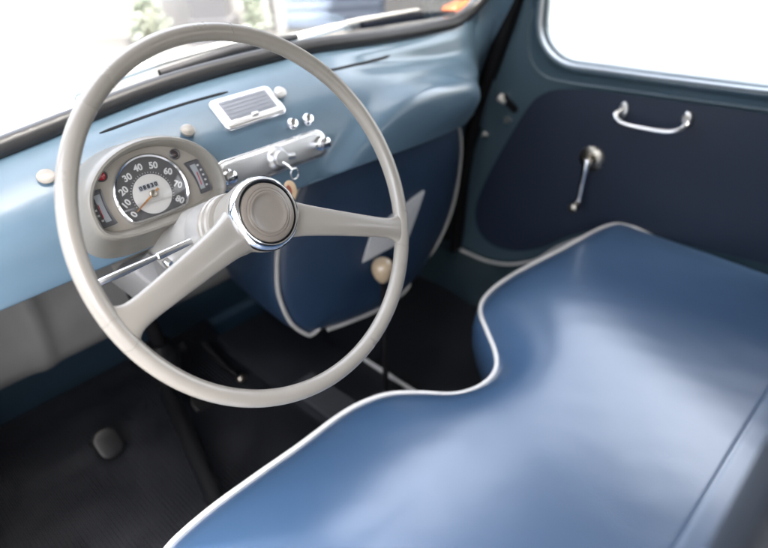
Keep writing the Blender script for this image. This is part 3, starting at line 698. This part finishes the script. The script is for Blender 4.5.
# left side below the dash
g = G(); g.loft([[(-.79, y, z) for y in np.linspace(.80, 1.34, 8)] for z in (.02, .3, .5, .66)]); obj('side_panel', g, 'deep', body)
g = G(); g.prism(rrect(.05, .20, .02, cx=-.815, cy=.77), -.05, .80, .01); obj('shade_pillar', g, 'teal', body)  # jamb out of view, added to shade the left end of the dash
# outside nose below the windscreen
g = G(); rows = []
for x in np.linspace(-.80, .56, 30):
    e = 1-min(1, abs(x+.12)/.70)**4
    rows.append([V((x*(1+.08*t), .83+t*.46*e, .80-.035*abs(x+.12)-(.28*t+.25*t**2))) for t in np.linspace(0, 1.2, 12)])
g.loft(rows); obj('nose', g, 'blue', body, sharp=80)
# roof, side and rear shell
g = G(); rows = []
for y in np.linspace(.60, -1.7, 24):
    zr = 1.31-.055*((y+.4)/1.2)**2
    rows.append([V((x, y, zr-.10*abs((x+.11)/.73)**3.5)) for x in np.linspace(-.82, .60, 24)])
g.loft(rows); g2 = G(); obj('roof', g, 'head', body, sharp=80)
bo = lambda sx: .21 if sx < 0 else 0
for sx in (-1, 1):
    g = G(); g.box(*sorted((sx*.57-bo(sx), sx*.64-bo(sx))), -.46, -.27, -.05, 1.22); obj('centre_pillar', g, 'teal', body)
    g = G(); g.box(*sorted((sx*.60-bo(sx), sx*.65-bo(sx))), -1.7, -.46, -.05, .74); obj('rear_side', g, 'teal', body)
    g = G(); g.box(*sorted((sx*.57-bo(sx), sx*.62-bo(sx))), -1.7, -1.45, .74, 1.24); obj('rear_pillar', g, 'teal', body)
    g = G(); g.box(*sorted((sx*.565-bo(sx), sx*.605-bo(sx))), -1.45, .57 if sx < 0 else -.27, 1.18, 1.235); obj('roof_rail', g, 'teal', body)
g = G(); g.box(-.86, .65, -1.76, -1.70, -.05, .98); g.box(-.86, -.5, -1.76, -1.70, .98, 1.24); g.box(.3, .65, -1.76, -1.70, .98, 1.24); obj('rear_wall', g, 'teal', body)

g = G(); g.loft([[dp(s_, z, -.013) for s_ in np.linspace(-.50, .50, 12)] for z in (.335, .2, .0, -.06)]); obj('side_sill', g, 'sill', body)
# floor details
g = G(); rows = []
nr = 86; x0, x1 = -.765, -.10
cols = []
for k in range(nr):
    xa = x0+(x1-x0)*k/nr; w_ = (x1-x0)/nr
    cols += [(xa, 0), (xa+w_*.35, 0), (xa+w_*.5, .0048), (xa+w_*.85, .0048)]
for y, z in ((.30, .040), (.70, .040), (1.05, .040), (1.24, .043), (1.285, .060)):
    rows.append([(x, y-.06*(x+.65)*0, z+h) for x, h in cols])
g.loft(rows); mat_ = obj('floor_mat', g, 'rubber'); tag(mat_, 'black ribbed rubber mat on the driver side floor', 'floor mat')
g = G(); g.prism(rrect(.50, .86, .03, cx=.27, cy=.80), .030, .040, .004); mt2 = obj('floor_mat', g, 'rubber'); tag(mt2, 'plain black mat on the passenger side floor beyond the gear lever', 'floor mat')
tn = thing('floor_tunnel', 'dark floor tunnel below the gear lever with a bright metal strip along it', 'floor tunnel', (.0, .8, .03))
g = G(); g.loft([[(x, y, z) for x, z in ((-.135, .03), (-.125, .052), (-.11, .060), (.055, .060), (.072, .052), (.08, .03))] for y in (.35, .7, .93, .97, 1.2)]); obj('tunnel_cover', g, 'rubber', tn)
g = G(); g.box(-.117, -.045, .66, .905, .058, .0632); obj('tunnel_plate', g, 'plate', tn)
g = G(); g.tube([(.062, .60, .064), (.070, .845, .064)], .0055, 12); obj('metal_strip', g, 'white', tn)

# wipers and marker lamp, outside the glass
def wiper(label, a_, b_, piv):
    t = thing('windscreen_wiper', label, 'wiper', piv, 'wipers resting on the windscreen')
    a_, b_, piv = V(a_), V(b_), V(piv); u = (b_-a_).normalized()
    g = G(); g.tube([a_, a_.lerp(b_, .5)+V((0, .004, .004)), b_], [.005, .0068, .0045], 10, flat=1.2); obj('blade', g, 'black', t)
    g = G(); q_ = a_.lerp(b_, .62)+V((0, .012, .014)); g.tube([piv, piv+V((.01, -.005, .014)), piv.lerp(q_, .5)+V((0, -.005, .012)), q_], [.009, .0085, .007, .004], 10); obj('arm', g, 'white', t)
    g = G(Matrix.Translation(piv)); g.lathe([(.012, -.03), (.012, .004), (.008, .01), (0, .012)], 20); obj('spindle', g, 'white', t)
wiper('grey windscreen wiper resting low behind the steering wheel rim', (-.278, .860, .812), (-.02, .860, .822), (-.41, .875, .799))
wiper('grey windscreen wiper resting near the passenger corner of the glass', (.135, .860, .817), (.415, .860, .799), (-.045, .875, .803))
ml_ = thing('marker_lamp', 'small orange marker lamp outside the lower passenger corner of the windscreen', 'lamp', (.50, .90, .76))
g = G(Matrix.Translation((.468, .895, .800)) @ Matrix.Rotation(math.radians(-8), 4, 'Y')); g.prism(rrect(.075, .04, .012), -.02, .012, .008); obj('lamp_lens', g, 'amber', ml_)
g = G(Matrix.Translation((.468, .895, .777))); g.prism(rrect(.085, .05, .014), -.03, .008, .004); obj('lamp_base', g, 'chrome', ml_)

# ------------------------------------------------------------------ outside
ZG = -.28
g = G(); n = 24; L = 160
g.loft([[(x, y, ZG) for x in np.linspace(-L, L, n)] for y in np.linspace(-L, L, n)]); struct('ground', g, 'concrete')
g = G(); g.loft([[(x, y, ZG+.004) for x in (-60, -20, 0, 2, 4.1)] for y in (2.6, 5, 9, 14, 40, 120)]); struct('road', g, 'asphalt')
g = G(); g.prism([(-8, 9.1), (1.2, 9.1), (1.6, 9.35), (1.6, 40), (-8, 40)], ZG+.004, ZG+.13, .02); struct('pavement', g, 'kerb')
wd = V((.70, -.714, 0)); wn = V((-.714, -.70, 0)); wb = V((3.35, 6.65, ZG))
def wp(s_, d, z): return wb+wd*s_+wn*d+V((0, 0, z))
def wbox(g, s0, s1, d0, d1, z0, z1):
    g.m = Matrix((wd, wn, V((0, 0, 1)))).transposed().to_4x4(); g.m.translation = wb; g.box(s0, s1, d0, d1, z0, z1)
bl = thing('building', 'white rendered building across the yard beyond the windscreen', 'building', wb)
g = G(); wbox(g, -2.6, 9.0, -4.0, 0, 0, 4.2); obj('wall', g, 'wallw', bl)
g = G(); wbox(g, -2.7, 9.1, -4.1, .08, 4.2, 4.4); obj('roof_edge', g, 'wallg', bl)
g = G(); wbox(g, .85, 2.0, .002, .05, .05, 2.6)
for k in range(22): wbox(g, .88, 1.97, .05, .065, .12+k*.112, .18+k*.112)
obj('shutter', g, 'shutter', bl)
g = G(); wbox(g, .75, .85, .003, .10, 0, 2.7); wbox(g, 2.0, 2.1, .003, .10, 0, 2.7); wbox(g, .75, 2.1, .003, .10, 2.7, 2.8); obj('shutter_frame', g, 'wallw', bl)
g = G(); wbox(g, -.08, .36, .27, .75, 0, .25); pl = thing('pillar', 'grey concrete pillar standing in front of the white building', 'pillar', wp(.14, .5, 0)); obj('pillar_base', g, 'wallg', pl)
g = G(); wbox(g, -.04, .32, .32, .70, .25, 3.0); obj('pillar_shaft', g, 'wallg', pl)
def bush(label, base, r, h):
    t = thing('bush', label, 'bush', base, 'bushes by the white building')
    g = G(); base = V(base)
    for k in range(700):
        a_, b_ = random.uniform(0, 2*PI), random.random()
        rr = r*math.sqrt(random.random())*(1-.5*b_)*(1+.3*math.sin(3*a_+base.x)); p = base+V((rr*math.cos(a_), rr*math.sin(a_), .08+h*b_))
        d = V((random.gauss(0, 1), random.gauss(0, 1), random.gauss(0, .7))).normalized(); e = d.orthogonal().normalized(); l = random.uniform(.04, .09)
        g.face(g.vs([p, p+d*l*.5+e*l*.25, p+d*l, p+d*l*.5-e*l*.25]))
    obj('foliage', g, 'leaf', t, sharp=180)
    g = G()
    for k in range(6):
        a_ = k*1.05; g.tube([base, base+V((r*.3*math.cos(a_), r*.3*math.sin(a_), h*.5)), base+V((r*.5*math.cos(a_), r*.5*math.sin(a_), h*.85))], [.02, .012, .004], 6)
    obj('stems', g, 'bark', t)
bush('low green bush at the foot of the wall left of the pillar', wp(-.62, .45, 0), .22, .42)
bush('low green bush at the foot of the wall between pillar and shutter', wp(.55, .30, 0), .13, .5)

# ------------------------------------------------------------------ light
sc = bpy.context.scene
w = bpy.data.worlds.new('World'); sc.world = w; w.use_nodes = True
nt = w.node_tree; bg = nt.nodes['Background']; sky = nt.nodes.new('ShaderNodeTexSky'); sky.sky_type = 'NISHITA'; sky.sun_disc = False
el = math.radians(68); az = math.radians(2)      # the sun stands behind the car
sd = V((math.sin(az)*math.cos(el), -math.cos(az)*math.cos(el), math.sin(el)))
sky.sun_elevation = el; sky.sun_rotation = math.atan2(sd.x, sd.y); sky.dust_density = 10.0
hs = nt.nodes.new('ShaderNodeHueSaturation'); hs.inputs['Saturation'].default_value = .55      # milky, hazy daylight
nt.links.new(sky.outputs[0], hs.inputs['Color']); nt.links.new(hs.outputs[0], bg.inputs[0]); bg.inputs['Strength'].default_value = .15
ld = bpy.data.lights.new('sun', 'SUN'); ld.energy = 1.5; ld.angle = math.radians(10); ld.color = (1, .95, .87)
lo_ = bpy.data.objects.new('sun', ld); C.objects.link(lo_); lo_.rotation_euler = sd.to_track_quat('Z', 'Y').to_euler(); lo_.location = (0, -3, 6)
sc.view_settings.view_transform = 'Standard'; sc.view_settings.look = 'None'; sc.view_settings.gamma = 1; sc.view_settings.exposure = 4.1
sc.cycles.use_denoising = True
sc.cycles.max_bounces = 10; sc.cycles.diffuse_bounces = 5; sc.cycles.glossy_bounces = 4; sc.cycles.transparent_max_bounces = 12
sc.cycles.sample_clamp_indirect = 8
sc.render.film_transparent = False
